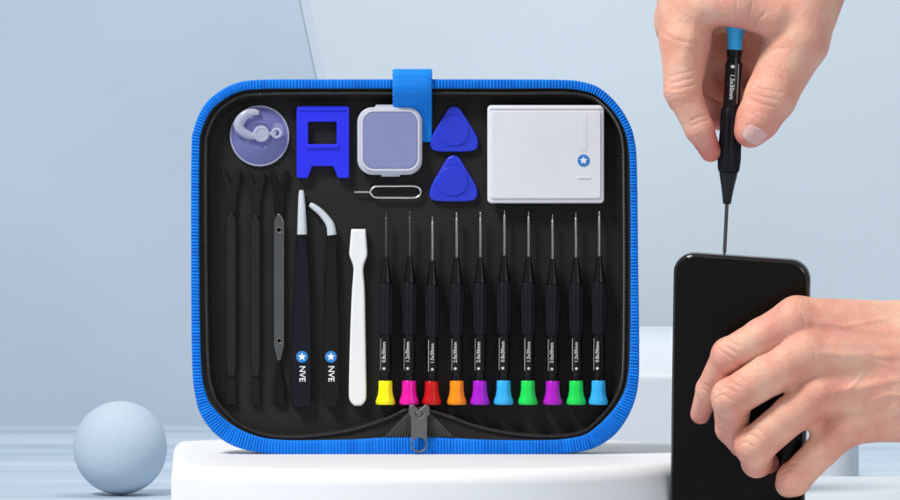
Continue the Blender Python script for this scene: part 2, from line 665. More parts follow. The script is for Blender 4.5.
# zipper slider with pull tab
M_gun = mat('gunmetal zipper pull', (0.15, 0.15, 0.15), 0.45, metal=0.6, var=0.12, vscale=200, bump=0.05, bscale=500)
sl_out = rounded([(409, 406), (413, 404), (419, 410), (425.5, 404), (429.5, 406), (430, 414), (425, 420), (413, 420), (408.5, 414)], 1.5)
slider = part('zipper_slider', plate([sl_out], -1.0, 6, 1.2), M_gun, case)
mbs = plate([rrect(416, 411, 422, 422, 2)], -5.5, 3, 1.2)
part('bridge', mbs, M_gun, slider)
hole = circle(419.2, 443.8, 6.7, 36)
tab = [(411.2, 413.5), (413, 412.0), (417.2, 417.0), (419.2, 418.2), (421.4, 417.0), (425.4, 412.0), (427.2, 413.5), (427.2, 434)]
tab += [(419.2 + 8.6 * math.cos(math.radians(a)), 443.8 + 8.6 * math.sin(math.radians(a))) for a in range(-20, 201, 10)] + [(411.2, 434)]
part('pull_tab', plate([tab, hole], -7.6, 2.4, 0.8), M_gun, slider)

# pleated mesh gusset either side of the pull
M_fan = mat('grey ribbed gusset cloth', (0.050, 0.049, 0.048), 0.6, spec=0.3, var=0.2, vscale=300)
mb = MB()
for sgn in (-1, 1):
    for q in range(9):
        u = q / 8
        p0 = (419 + sgn * (8 + 3.0 * u), 409.5 + 3.5 * u, 2.2)
        p1 = (419 + sgn * (8 + 25 * u), 437.0, 0.2)
        t_ = tube([p0, ((p0[0] + p1[0]) / 2, (p0[1] + p1[1]) / 2, .9), p1], [0.5, 0.9, 1.15], 6, 0.8)
        mb.add(t_.v, t_.f)
part('gusset', mb, M_fan, case, recalc=True)

# ================================================================== THINGS IN THE CASE
M_plblue = mat('royal blue moulded plastic', (0.022, 0.028, 0.80), 0.38, spec=0.45, var=0.08, vscale=120, bump=0.04, bscale=500, sss=0.1)
M_pick = mat('blue guitar-pick plastic', (0.022, 0.045, 0.62), 0.36, spec=0.45, var=0.08, vscale=120, bump=0.03, bscale=500, sss=0.1)

# suction cup with hook
M_cup = mat('clear violet vinyl', (0.30, 0.31, 0.74), 0.07, trans=0.55, ior=1.45, spec=0.9, var=0.15, vscale=60)
M_hook = mat('clear white plastic hook', (0.80, 0.82, 0.97), 0.10, trans=0.55, ior=1.4, spec=0.6)
cup = thing('suction_cup', MC(259, 135.5, 14), 'clear violet suction cup with a white hook in the top left corner of the case', 'suction cup')
prof = [(0, 29.2), (0.6, 29.6), (1.4, 29.2), (1.5, 27.6), (2.0, 26.8), (3.6, 24), (5.6, 18), (7.0, 13.2), (6.4, 12.2), (6.6, 8.5), (6.8, 0.1)]
mb = lathe([(t, r) for t, r in prof], (259, 135.5, 14), (0, 0, -1), 64)
part('cup', mb, M_cup, cup, recalc=True)
rim = tube([(259 + 29 * math.cos(a), 135.5 + 29.8 * math.sin(a), 13.2) for a in np.linspace(0, 2 * math.pi, 72, endpoint=False)], 0.9, 8, 1, True)
part('rim', rim, M_hook, cup, recalc=True)
hk = catmull([(258.5, 112.5), (253, 111.8), (247, 113.5), (241.5, 118), (238.5, 124), (240.5, 130), (246, 134), (253, 136), (261, 134.5), (269, 133.5), (276, 133.2)], 6)
nh = len(hk)
rr = [1.9 + 3.4 * math.sin(math.pi * min(1, (i + 2) / nh * 1.15)) for i in range(nh)]
hook = part('hook', tube([(p[0], p[1], 6.2) for p in hk], rr, 12, 0.75), M_hook, cup, recalc=True)
part('hub', lathe([(0, 8.2), (1.5, 8.4), (2.6, 7.8), (2.9, 5.5), (2.2, 5), (2.4, 0.1)], (261, 133.6, 6.4), (0, 0, -1), 32), M_hook, cup, recalc=True)
mb = tube([(276.3 + 4.2 * math.cos(a), 133 + 4.2 * math.sin(a), 5.6) for a in np.linspace(0, 2 * math.pi, 28, endpoint=False)], 1.5, 8, 1, True)
part('eyelet', mb, M_hook, cup, recalc=True)

# blue bracket
br = thing('bracket', MC(322, 178, 14), 'royal blue plastic bracket with a square hole and two feet', 'bracket')
out = rounded([(296.2, 105.6), (349, 105.6), (349, 178), (337.5, 178), (333, 166), (312, 166), (307.5, 178), (296.2, 178)], [3, 3, 3, 2, 1.6, 1.6, 2, 3])
hol = rounded([(308, 121.6), (308, 143.8), (336.3, 143.8), (336.3, 121.6)], 1.0)
part('body', plate([out, hol], 11, 6, 1.4, 3), M_plblue, br)
part('ridge', plate([rrect(305, 144.4, 339, 148.2, 1.2)], 7.6, 2.4, 0.9), M_plblue, br)
part('lip', plate([rrect(298.5, 107.6, 346.7, 110.6, 1.2)], 7.8, 1.6, 0.7), M_plblue, br)

# translucent square box
M_frost = mat('frosted clear plastic', (0.74, 0.75, 0.86), 0.3, trans=0.25, ior=1.3, spec=0.5, var=0.04)
M_lid = mat('smoky lilac clear lid', (0.30, 0.335, 0.58), 0.22, trans=0.2, ior=1.3, spec=0.5, var=0.05, vscale=60)
bx = thing('square_box', MC(389.5, 175, 14), 'small frosted square box with a lilac lid, in front of the blue strap', 'box')
part('base', plate([rrect(357.2, 107, 422.2, 174.6, 15, 8)], 9.5, 11, 2.2, 4), M_frost, bx)
part('lid', plate([rrect(363.6, 112.2, 417.4, 168.6, 10.5, 8)], 5.4, 4.6, 1.0, 3), M_lid, bx)
part('rim', plate([rrect(360.6, 109.6, 420.2, 171.6, 13, 8), list(reversed(rrect(363.4, 112.0, 417.6, 168.8, 10.7, 8)))], 4.0, 3.0, 1.0, 3), M_frost, bx)
part('tab', plate([rounded([(376, 104.4), (403, 104.4), (405.5, 108.4), (373.5, 108.4)], 1.2)], 8, 5, 1), M_frost, bx)
part('tab', plate([rounded([(380, 173.6), (401, 173.6), (399.5, 176.4), (381.5, 176.4)], 0.8)], 8, 5, 1), M_frost, bx)

# eject pin
M_steel = mat('polished steel wire', (0.74, 0.73, 0.72), 0.25, metal=1.0, var=0.08, vscale=200)
pin = [(354, 191.8, 11), (362, 191.8, 11), (369.5, 191.8, 11)]
loop = catmull([(370, 191.8), (372.5, 188), (377, 186.2), (395, 186.0), (414, 186.0), (419.3, 188.2), (420.6, 191.8), (419.3, 195.4), (414, 197.5), (395, 197.5), (377, 197.3), (372.5, 195.6)], 6, True)
mb = tube(pin, 0.85, 10)
m2 = tube([(p[0], p[1], 11) for p in loop], 1.1, 10, 1, True)
mb.add(m2.v, m2.f)
solo('eject_pin', mb, M_steel, MC(388, 198, 12), 'thin steel tray eject pin with an oval loop below the square box', 'eject pin', recalc=True)

# two triangular picks
def pick(cx, yt, yb, label):
    r = thing('triangle_pick', MC(cx, yb, 14), label, 'pick', 'blue triangular picks')
    rel = [(0, 0), (5.8, 2.6), (9, 7.4), (16, 18.5), (22.2, 29), (24.2, 36), (22.3, 42.6), (15, 44.9), (0, 45.3), (-17, 44.8), (-23, 42), (-24.3, 36.5), (-21, 27), (-15, 16.8), (-9, 7), (-5.6, 2.4)]
    kx, ky = 1.0, (yb - yt) / 45.3
    body = [(cx + p[0] * kx, yt + p[1] * ky) for p in catmull(rel, 5, True)]
    part('plate', plate([body], 12.4, 4.2, 1.9, 4), M_pick, r)
    cy = yb - 20.5
    part('disc', plate([circle(cx - .4, cy, 14.8, 48)], 10.0, 1.6, 0.7, 3), M_pick, r)
    for a0 in (-90, 30, 150):
        arc = [(cx - .4 + 17.5 * math.cos(math.radians(a0 + t)) , cy + 17.5 * math.sin(math.radians(a0 + t)), 10.3) for t in range(-24, 25, 4)]
        part('grip_ridge', tube(arc, 0.55, 6, 0.8), M_pick, r, recalc=True)
    return r
pick(454.3, 105.5, 151.5, 'blue triangular pick beside the strap, the upper of the two')
pick(453.6, 155.0, 201.5, 'blue triangular pick right of the eject pin, the lower of the two')

# emblem: blue disc with white star
M_logo = mat('blue printed disc', (0.02, 0.22, 0.62), 0.4)
M_print = mat('worn grey print', (0.66, 0.66, 0.67), 0.5, var=0.3, vscale=900)
M_ink = mat('white print', (0.86, 0.87, 0.88), 0.5)
def emblem(cx, cy, r, d, parent):
    e = part('emblem', plate([circle(cx, cy, r, 36)], d, 0.5, 0.1), M_logo, parent)
    part('star', plate([star(cx, cy, r * .72, r * .34)], d - 0.35, 0.3, 0.05), M_ink, e)

# white card box
M_card = mat('milky white plastic', (0.77, 0.77, 0.82), 0.32, spec=0.45, var=0.03, vscale=50, sss=0.15)
M_card2 = mat('milky white raised cover', (0.80, 0.80, 0.845), 0.28, spec=0.45, var=0.03, vscale=50, sss=0.15)
cb = thing('card_box', MC(545.7, 203, 14), 'flat milky white rectangular box with a small blue star emblem', 'box')
part('tray', plate([rrect(487.4, 105, 604.2, 203.2, 4, 5)], 5.5, 8, 1.8, 4), M_card, cb)
part('cover', plate([rrect(490.4, 110.5, 601.0, 198.6, 3, 5)], 1.2, 2.2, 1.0, 3), M_card2, cb)
part('ridge', plate([rrect(489.5, 106.8, 602.2, 109.4, 1.1, 4)], 1.4, 1.6, 0.7, 2), M_card2, cb)
part('latch', plate([rrect(579.6, 115.5, 587.4, 151, 1.2, 4)], 0.5, 1.2, 0.5, 2), M_card2, cb)
part('ridge', plate([rrect(577, 177, 590.6, 178.6, 0.7, 3)], 0.0, 1.2, 0.5, 2), M_card2, cb)
emblem(583.6, 160.5, 6.0, -0.1, cb)

# three black pry bars
M_nylon = mat('black nylon', (0.005, 0.005, 0.005), 0.40, spec=0.22, var=0.25, vscale=120, bump=0.05, bscale=400)
M_nylon2 = mat('dull black nylon', (0.009, 0.009, 0.009), 0.6, spec=0.2, var=0.3, vscale=80, bump=0.08, bscale=400)
M_bar = mat('dark grey satin bar', (0.15, 0.15, 0.15), 0.24, metal=0.75, spec=0.6, var=0.3, vscale=60, bump=0.04, bscale=300)
M_bar2 = mat('dim charcoal bar', (0.013, 0.013, 0.013), 0.5, spec=0.3, var=0.3, vscale=60, bump=0.04, bscale=300)
def pry(cx, label, m_end, m_mid, w, yo=0):
    r = thing('pry_bar', MC(cx, 405, 14), label, 'pry bar', 'black pry bars')
    # forked top
    fk = rounded([(cx - 9.5, 170 + yo), (cx - 6.4, 169 + yo), (cx - 0.6, 184 + yo), (cx + 1, 184 + yo), (cx + 6.8, 169 + yo), (cx + 10, 170.5 + yo), (cx + 9, 181 + yo), (cx + 5.2, 199 + yo), (cx + 4.6, 216 + yo), (cx - 4.6, 216 + yo), (cx - 5, 199 + yo), (cx - 8.6, 182 + yo)], 2.2)
    part('forked_end', plate([fk], 12.4, 3.2, 1.1, 3), m_end, r)
    h = w / 2
    yb_ = 346 if m_mid is M_bar else 362
    nk = 1.6 if m_mid is M_bar else h * .72
    mid = rounded([(cx, 211 + yo), (cx + h, 221 + yo), (cx + h, yb_), (cx + nk, yb_ + 15), (cx - nk, yb_ + 15), (cx - h, yb_), (cx - h, 221 + yo)], [3, 8, 12, 1, 1, 12, 8])
    part('bar', plate([mid] + ([circle(cx, 230 + yo, 1.7, 16), circle(cx + .3, 341, 1.5, 16)] if m_mid is M_bar else []), 11.6, 4.4, 1.4, 3), m_mid, r)
    if m_mid is M_bar:
        lo = rounded([(cx - 1.5, 359.5), (cx + 1.5, 359.5), (cx + 2.2, 372), (cx + 5.6, 386), (cx + 5.8, 405.5), (cx - 5.8, 405.5), (cx - 5.6, 386), (cx - 2.2, 372)], 2.0)
    else:
        lo = rounded([(cx - nk, 376), (cx + nk, 376), (cx + h * .95, 384), (cx + h * 1.05, 405.5), (cx - h * 1.05, 405.5), (cx - h * .95, 384)], 1.5)
    part('flat_end', plate([lo], 12.3, 3, 1.1, 3), m_end, r)
pry(230.7, 'dull black pry bar nearest the left edge of the case', M_nylon2, M_bar2, 9.6, -1)
pry(255.2, 'dull black pry bar between two other pry bars, below the suction cup', M_nylon2, M_bar2, 8.6, 1)
pry(278.6, 'shiny grey pry bar with a black forked end, beside the straight tweezers', M_nylon, M_bar, 10.6)

# tweezers
M_twz = mat('matt navy black steel', (0.005, 0.005, 0.011), 0.5, spec=0.25, var=0.2, vscale=80)
M_twz2 = mat('matt black steel', (0.005, 0.005, 0.005), 0.42, spec=0.28, var=0.2, vscale=80)
M_sleeve = mat('clear tip cover', (0.82, 0.87, 0.93), 0.12, trans=0.3, ior=1.35, spec=0.8, var=0.12, vscale=120)
tw = thing('tweezers', MC(301, 408, 14), 'straight black tweezers with a clear tip cover and white lettering', 'tweezers', 'two black tweezers')
def blade(cx, off, d, m, par, arr):
    L = [(x0 + off, y) for x0, x1, y in arr]; Rr = [(x1 + off, y) for x0, x1, y in arr]
    part('arm', plate([rounded(L + Rr[::-1], 1.6, 3)], d, 2.6, 0.9, 3), m, par)
arr = [(299.4, 304.2, 229), (297.6, 305.8, 236), (296.6, 307, 250), (294.8, 309.6, 290), (292.6, 310.4, 330), (291.4, 310.6, 360), (291.6, 310.6, 400), (293.4, 309.6, 407.5)]
blade(301, 0, 8.2, M_twz, tw, arr)
blade(301, -1.4, 12.4, M_twz, tw, arr)
sp = catmull([(301.0, 190, 10), (301.2, 200, 9.9), (301.5, 216, 9.7), (301.8, 234.5, 9.6)], 5)
part('tip_cover', tube([tuple(p) for p in sp], list(np.interp(range(len(sp)), [0, 2, len(sp) - 1], [2.2, 2.9, 5.1])), 20, 1.0), M_sleeve, tw, recalc=True)
emblem(301.8, 357, 5.9, 6.6, tw)
part('lettering', text_mb('NVE', 301.9, 374, 8.6, -math.pi / 2, 6.7, 0.4), M_ink, tw)

tw = thing('tweezers', MC(331, 407, 14), 'black tweezers with a bent clear tip and a rounded end, beside the white spatula', 'tweezers', 'two black tweezers')
arr = [(329.8, 334.0, 230), (327.6, 335.4, 236), (326.2, 335.8, 250), (325.2, 337.4, 290), (323.8, 338.2, 330), (323.2, 338.4, 360), (323.2, 338.6, 398), (327.0, 335.2, 407)]
blade(331, 0, 8.2, M_twz2, tw, arr)
blade(331, -1.2, 12.4, M_twz2, tw, arr)
sp = catmull([(309.4, 204.2, 10), (314, 207, 10), (320.5, 212.4, 10), (326.5, 219.4, 10), (330.3, 226, 9.7), (331.7, 235, 9.6)], 5)
part('tip_cover', tube([tuple(p) for p in sp], list(np.interp(range(len(sp)), [0, 3, len(sp) - 1], [2.2, 2.9, 4.8])), 20, 1.0), M_sleeve, tw, recalc=True)
emblem(330.7, 357, 5.9, 6.6, tw)
part('lettering', text_mb('NVE', 330.9, 374, 8.6, -math.pi / 2, 6.7, 0.4), M_ink, tw)

# white spatula
M_wht = mat('white nylon', (0.82, 0.82, 0.82), 0.4, spec=0.4, var=0.02, bump=0.02)
L = [(351, 229), (349.2, 250), (349.4, 256), (352.6, 265), (353.2, 272), (351.8, 290), (350.4, 320), (349.2, 360), (348.6, 394), (350.2, 402), (354, 406.2)]
Rr = [(365.4, 229), (367, 250), (366.8, 256), (363.8, 265), (363.2, 272), (364.6, 290), (365.2, 320), (365.8, 360), (366.2, 394), (364.8, 402), (361, 406.2)]
Lc = [tuple(p) for p in catmull(L, 4)]; Rc = [tuple(p) for p in catmull(Rr, 4)]
solo('spatula', plate([Lc + Rc[::-1]], 10.4, 6.4, 2.2, 4), M_wht, MC(357.5, 406, 14), 'white plastic spatula tool between the tweezers and the yellow-capped screwdriver', 'spatula')

# ---------------------------------------------------------------- screwdrivers
M_handle = mat('black handle plastic', (0.005, 0.005, 0.006), 0.24, spec=0.4, var=0.2, vscale=120)
M_grip = mat('soft black grip', (0.006, 0.0055, 0.009), 0.5, spec=0.25, var=0.25, vscale=120, bump=0.06, bscale=500)
M_shaft = mat('steel shaft', (0.36, 0.355, 0.35), 0.36, metal=1.0, var=0.1, vscale=150)
M_shaft_d = mat('dark steel shaft', (0.10, 0.10, 0.10), 0.35, metal=0.9, var=0.1, vscale=150)


def cap_mat(n, c):
    return mat(n + ' cap plastic', c, 0.3, spec=0.45, sss=0.08, var=0.05, vscale=200)


def fl(n, amp, t0, t1):
    return lambda a, t, r: r * (1 - amp * (0.5 + 0.5 * math.cos(n * a)) ** 3) if t0 < t < t1 else r


def wrapped_text(s, r, t_mid, size):
    """text running along the axis (from cap towards tip): local (lateral, axial) wrapped on a radius-r cylinder"""
    mb = text_mb(s, 0, 0, size, 0, 0, 0.36)
    out = []
    for p in mb.v:
        a = p.y / r                       # text height runs round the barrel
        out.append((p.x, a, -p.z))        # axial, angle, radial lift
    return out, mb.f


def screwdriver_parts(root, p_tip, axis, k, capm, text, dull, seed, fn, ktip=1.0, kr=1.0, kc=1.0):
    """p_tip frame point, axis from tip to cap, k length scale, numbers for a 193 u long driver"""
    ax = Vector(axis).normalized()
    def prof(l, q=1.0): return [(t * k, r * k * q) for t, r in l]
    tip = [(0.0, 0.5 * ktip), (0.6, 0.9 * ktip), (5.0, 0.95 * ktip), (5.6, 1.0)]
    sh = part('shaft', lathe(prof(tip + [(6.4, 1.5), (47, 1.55)]), p_tip, ax, 14), M_shaft_d if dull else M_shaft, root, fn, recalc=True)
    part('collar', lathe(prof([(45, 2.0), (45.5, 2.7), (52, 3.4), (60, 4.5), (69, 6.0), (70.5, 6.2), (71, 5.4)], kr), p_tip, ax, 24, fl(6, .10, 47 * k, 69 * k)), M_handle, root, fn, recalc=True)
    part('grip', lathe(prof([(70.8, 5.6), (71.2, 6.7), (74, 7.6), (82, 8.2), (92, 8.0), (104, 7.5), (114, 7.6), (120, 7.5), (123.4, 6.6), (124, 5.4)], kr), p_tip, ax, 48,
               fl(8, .13, 72 * k, 122.5 * k)), M_grip, root, fn, recalc=True)
    barrel = part('barrel', lathe(prof([(123.6, 5.3), (124, 5.8), (127, 5.9), (158, 5.9), (160.5, 5.7), (161, 4.8), (164.5, 4.7), (165, 5.2), (170.6, 5.4), (171, 4.6)], kr), p_tip, ax, 32), M_handle, root, fn, recalc=True)
    # lettering on the barrel, facing the viewer
    tv, tf = wrapped_text(text, 5.95 * k * kr, 0, 4.9 * k)
    front = Vector((0, 0, -1)); front = (front - ax * front.dot(ax)).normalized()
    side = ax.cross(front)
    def on(axial, ang, lift):
        rr = 5.98 * k * kr + lift + 0.22
        return Vector(p_tip) + ax * axial + (front * math.cos(ang) + side * math.sin(ang)) * rr
    sgn = 1
    mb = MB()
    mb.add([on(140.6 * k - x, -an * 1 - 0.16 * seed, lift) for x, an, lift in tv], tf)
    cs = []
    # round symbol near the cap
    for q in range(16):
        a = 2 * math.pi * q / 16
        cs.append(on((159.0 - 0 + 1.35 * math.cos(a)) * k - 2.0 * k, 0.23 * math.sin(a) - 0.16 * seed, 0.12))
    mb.add(cs, [tuple(range(16))])
    V = []
    ln = 0.62
    for t in np.linspace(127, 159, 6):
        V += [on(t * k, ln - 0.16 * seed, .1), on(t * k, ln + 0.075 - 0.16 * seed, .1)]
    mb.add(V, [(2 * i, 2 * i + 1, 2 * i + 3, 2 * i + 2) for i in range(5)])
    part('lettering', mb, M_print, barrel, fn)
    # cap
    part('cap', lathe(prof([(169.2, 4.4), (169.4, 6.5), (170.2, 7.0), (178, 7.2), (184, 8.0), (188, 9.3), (190.2, 9.8), (192.4, 9.7), (193.4, 8.9), (193.5, 4)], kc), p_tip, ax, 48,
               fl(8, .07, 171 * k, 187 * k)), capm, root, fn, recalc=True)


XS = [386.3, 409.5, 432.9, 457.0, 481.0, 504.6, 528.8, 552.7, 576.0, 599.6]
CAPS = [('yellow', (0.92, 0.84, 0.002)), ('magenta', (0.78, 0.004, 0.36)), ('red', (0.55, 0.004, 0.006)), ('orange', (0.95, 0.28, 0.006)), ('purple', (0.40, 0.008, 0.62)),
        ('sky blue', (0.035, 0.44, 0.88)), ('green', (0.012, 0.72, 0.10)), ('violet', (0.46, 0.008, 0.58)), ('green', (0.012, 0.72, 0.10)), ('sky blue', (0.035, 0.44, 0.88))]
LAB = ['precision screwdriver with a yellow cap next to the white spatula',
       'precision screwdriver with a magenta pink cap, left of the zipper pull',
       'precision screwdriver with a red cap just right of the zipper pull',
       'precision screwdriver with an orange cap between the red and purple caps',
       'precision screwdriver with a purple cap between the orange and sky blue caps',
       'precision screwdriver with a sky blue cap between a purple and a green cap',
       'precision screwdriver with a green cap between a sky blue and a violet cap',
       'precision screwdriver with a violet cap between the two green caps',
       'precision screwdriver with a green cap between a violet and a sky blue cap',
       'precision screwdriver with a sky blue cap at the right end of the row']
TX = ['0.8x30mm', '1.2x30mm', '1.5x30mm', '2.0x30mm', '2.0x30mm', '0.8x30mm', '1.5x30mm', '2.0x30mm', '1.2x30mm', '0.8x30mm']
TIPY = [212, 211.5, 216.5, 212.5, 212, 210, 211.5, 214.5, 212.5, 211]
for i in range(10):
    r = thing('screwdriver', MC(XS[i], 405, 8), LAB[i], 'screwdriver', 'precision screwdrivers in the case')
    k = (405 - TIPY[i]) / 193.5
    screwdriver_parts(r, (XS[i] + random.uniform(-.6, .6), TIPY[i], 7.0), (random.uniform(-.006, .006), 1, 0), k, cap_mat(*CAPS[i]), TX[i], i < 2, random.choice((-1.5, -1, 0, .5)), MC,
                      random.choice((.7, 1, 1.3)))

# ================================================================== PHONE, DRIVER, HANDS
DR = -220.0
SU, SV = 0.26, 0.27


def surf(x, y):
    return -(x - 738) * SU + (y - 400) * SV


def MH(x, y, d=0.0):
    return M(x, y, DR + d)


# ---- phone, built in its own plane, u to the right, v up, n towards the back
kf = (D + DR) / D
c0 = MH(738.2, 400, 0)
vu = Vector((1, -SU, -0.066)); vv = Vector((0, -SV, 1))
vv.normalize()
vu = (vu - vv * vu.dot(vv)); vu.normalize()
vn = vu.cross(vv)       # +z (towards viewer when negative Y)
if vn.y > 0:
    vn = -vn
W, H = 138 / math.sqrt(1 / 1.0) * 0.995, 292
def PH(x, y, d):        # x,y in the phone's plane in u (centre of the top part at 0,0 = frame (738,400)), d away
    return c0 + (vu * x - vv * y - vn * d) * (S * kf)
phone = thing('phone', PH(0, 144, 8), 'black glossy mobile phone standing upright, gripped from the right by a hand', 'phone')
M_pfr = mat('black polished phone frame', (0.022, 0.022, 0.023), 0.14, metal=0.5, coat=0.5)
M_glass = mat('black phone glass', (0.0065, 0.0048, 0.0038), 0.13, spec=0.12, var=0.3, vscale=25)
yt = -147.5
part('frame', plate([rrect(-W / 2, yt, W / 2, yt + H, 21, 10)], 7.5, 16, 5.5, 6), M_pfr, phone, PH)
part('screen', plate([rrect(-W / 2 + 2.6, yt + 2.6, W / 2 - 2.6, yt + H - 2.6, 19, 10)], 0.6, 3.0, 1.4, 4), M_glass, phone, PH)
part('side_button', plate([rrect(W / 2 - 1, yt + 92, W / 2 + 0.9, yt + 128, 0.8, 3)], 7.5, 4.5, 0.8, 2), M_pfr, phone, PH)
part('back_glass', plate([rrect(-W / 2 + 3, yt + 3, W / 2 - 3, yt + H - 3, 19, 10)], 15.4, 2.0, 0.9, 3), M_glass, phone, PH)

# ---- screwdriver in use
DS = surf(725, 258) + 6
hd = thing('screwdriver', MH(724.3, 258, DS), 'black screwdriver held by the upper hand, its tip touching the phone', 'screwdriver')
ptip = (724.2, 259.5, DS); pend = (735.9, 22.0, DS + 4)
axis = Vector(pend) - Vector(ptip)
screwdriver_parts(hd, ptip, axis, axis.length / 193.5, cap_mat('sky blue', (0.035, 0.44, 0.88)), '1.5x30mm', True, 0.6, MH, 1.0, 1.22, 0.86)

# ---- hands: signed-distance bodies meshed with surface nets
def cone(P, a, b, ra, rb, kd=1.0):
    a = np.array(a, np.float32); b = np.array(b, np.float32)
    s = np.array([1, 1, kd], np.float32)
    ba = (b - a) * s
    pa = (P - a) * s
    L2 = float(ba @ ba) + 1e-6
    t = np.clip((pa @ ba) / L2, 0, 1)
    q = pa - t[:, None] * ba
    return np.sqrt((q * q).sum(1)) - (ra + t * (rb - ra))


def smin(a, b, k):
    h = np.clip(0.5 + 0.5 * (b - a) / k, 0, 1)
    return b * (1 - h) + a * h - k * h * (1 - h)


def chain(P, pts, k=4.0):
    f = None
    for (a, b) in zip(pts[:-1], pts[1:]):
        c = cone(P, a[:3], b[:3], a[3], b[3])
        f = c if f is None else smin(f, c, k)
    return f


def surface_nets(fn, lo, hi, h):
    lo = np.array(lo, np.float32)
    n = [int(math.ceil((hi[i] - lo[i]) / h)) + 1 for i in range(3)]
    xs = [lo[i] + h * np.arange(n[i], dtype=np.float32) for i in range(3)]
    Fd = np.empty(n, np.float32)
    st = 4
    nc = [(n[i] + st - 1) // st + 1 for i in range(3)]
    xc = [lo[i] + h * st * np.arange(nc[i], dtype=np.float32) for i in range(3)]
    G = np.stack(np.meshgrid(*xc, indexing='ij'), -1).reshape(-1, 3)
    Fc = fn(G.astype(np.float32)).reshape(nc)
    up = lambda A: np.repeat(np.repeat(np.repeat(A, st, 0), st, 1), st, 2)[st // 2:st // 2 + n[0], st // 2:st // 2 + n[1], st // 2:st // 2 + n[2]]
    Fd[:] = up(Fc)
    near = np.argwhere(np.abs(Fd) < h * st * 1.6)
    for i in range(0, len(near), 400000):
        q = near[i:i + 400000]
        Fd[tuple(q.T)] = fn((lo + h * q).astype(np.float32))
    sg = Fd < 0
    cor = [(a, b, c) for a in (0, 1) for b in (0, 1) for c in (0, 1)]
    def sub(A, c): return A[c[0]:n[0] - 1 + c[0], c[1]:n[1] - 1 + c[1], c[2]:n[2] - 1 + c[2]]
    cnt = np.zeros((n[0] - 1, n[1] - 1, n[2] - 1), np.int8)
    for c in cor: cnt += sub(sg, c)
    act = (cnt > 0) & (cnt < 8)
    idx = np.argwhere(act)
    ids = np.full(act.shape, -1, np.int64)
    ids[act] = np.arange(len(idx))
    vals = {c: sub(Fd, c)[act] for c in cor}
    acc = np.zeros((len(idx), 3)); num = np.zeros(len(idx))
    for c in cor:
        for ax in range(3):
            if c[ax] == 0:
                c2 = list(c); c2[ax] = 1; c2 = tuple(c2)
                f0, f1 = vals[c], vals[c2]
                m = (f0 < 0) != (f1 < 0)
                t = np.where(m, f0 / np.where(m, f0 - f1, 1), 0)
                p = np.zeros((len(idx), 3)); p[:] = c
                p[:, ax] += t
                acc[m] += p[m]; num[m] += 1
    V = lo + h * (idx + acc / num[:, None])
    faces = []
    for ax in range(3):
        o1, o2 = (ax + 1) % 3, (ax + 2) % 3
        s0 = [slice(1, n[k] - 1) for k in range(3)]; s1 = list(s0)
        s0[ax] = slice(0, n[ax] - 1); s1[ax] = slice(1, n[ax])
        A, B = sg[tuple(s0)], sg[tuple(s1)]
        e = np.argwhere(A != B)
        inside = A[tuple(e.T)]
        e = e.copy()
        for k in (o1, o2): e[:, k] += 1
        def g(d1, d2):
            q = e.copy(); q[:, o1] += d1; q[:, o2] += d2
            return ids[tuple(q.T)]
        quad = np.stack([g(-1, -1), g(0, -1), g(0, 0), g(-1, 0)], 1)
        quad[~inside] = quad[~inside][:, ::-1]
        faces.append(quad)
    Fq = np.concatenate(faces)
    return V, Fq


def grad(fn, V, e=0.6):
    V = V.astype(np.float32)
    G = np.stack([fn(V + np.eye(3, dtype=np.float32)[i] * e) - fn(V - np.eye(3, dtype=np.float32)[i] * e) for i in range(3)], 1)
    return G / (np.linalg.norm(G, axis=1)[:, None] + 1e-9)


# skin
M_skin = bpy.data.materials.new('warm pale skin')
M_skin.use_nodes = True
nt = M_skin.node_tree
b = nt.nodes['Principled BSDF']
tc = nt.nodes.new('ShaderNodeTexCoord')
at = nt.nodes.new('ShaderNodeAttribute'); at.attribute_name = 'flush'
nz = nt.nodes.new('ShaderNodeTexNoise'); nz.inputs['Scale'].default_value = 70; nz.inputs['Detail'].default_value = 6
nt.links.new(tc.outputs['Object'], nz.inputs['Vector'])
sm_ = nt.nodes.new('ShaderNodeMath'); sm_.operation = 'MULTIPLY_ADD'; sm_.inputs[1].default_value = 0.95
nt.links.new(nz.outputs['Fac'], sm_.inputs[0]); nt.links.new(at.outputs['Fac'], sm_.inputs[2])
rp = nt.nodes.new('ShaderNodeValToRGB')
rp.color_ramp.elements[0].position = 0.28; rp.color_ramp.elements[0].color = (0.84, 0.52, 0.37, 1)
rp.color_ramp.elements[1].position = 1.15; rp.color_ramp.elements[1].color = (0.64, 0.17, 0.135, 1)
e = rp.color_ramp.elements.new(0.5); e.color = (0.80, 0.405, 0.295, 1)
nt.links.new(sm_.outputs[0], rp.inputs['Fac']); nt.links.new(rp.outputs['Color'], b.inputs['Base Color'])
b.inputs['Roughness'].default_value = 0.48
b.inputs['Specular IOR Level'].default_value = 0.35
b.inputs['Subsurface Weight'].default_value = 0.22
b.inputs['Subsurface Radius'].default_value = (1.0, 0.35, 0.2)
b.inputs['Subsurface Scale'].default_value = 0.0035
vo = nt.nodes.new('ShaderNodeTexVoronoi'); vo.inputs['Scale'].default_value = 900; vo.feature = 'DISTANCE_TO_EDGE'
nt.links.new(tc.outputs['Object'], vo.inputs['Vector'])
n3 = nt.nodes.new('ShaderNodeTexNoise'); n3.inputs['Scale'].default_value = 420; n3.inputs['Detail'].default_value = 6
nt.links.new(tc.outputs['Object'], n3.inputs['Vector'])
ad = nt.nodes.new('ShaderNodeMath'); ad.operation = 'MULTIPLY_ADD'; ad.inputs[1].default_value = 0.8
nt.links.new(vo.outputs['Distance'], ad.inputs[0]); nt.links.new(n3.outputs['Fac'], ad.inputs[2])
bp = nt.nodes.new('ShaderNodeBump'); bp.inputs['Strength'].default_value = 0.6; bp.inputs['Distance'].default_value = 0.0006
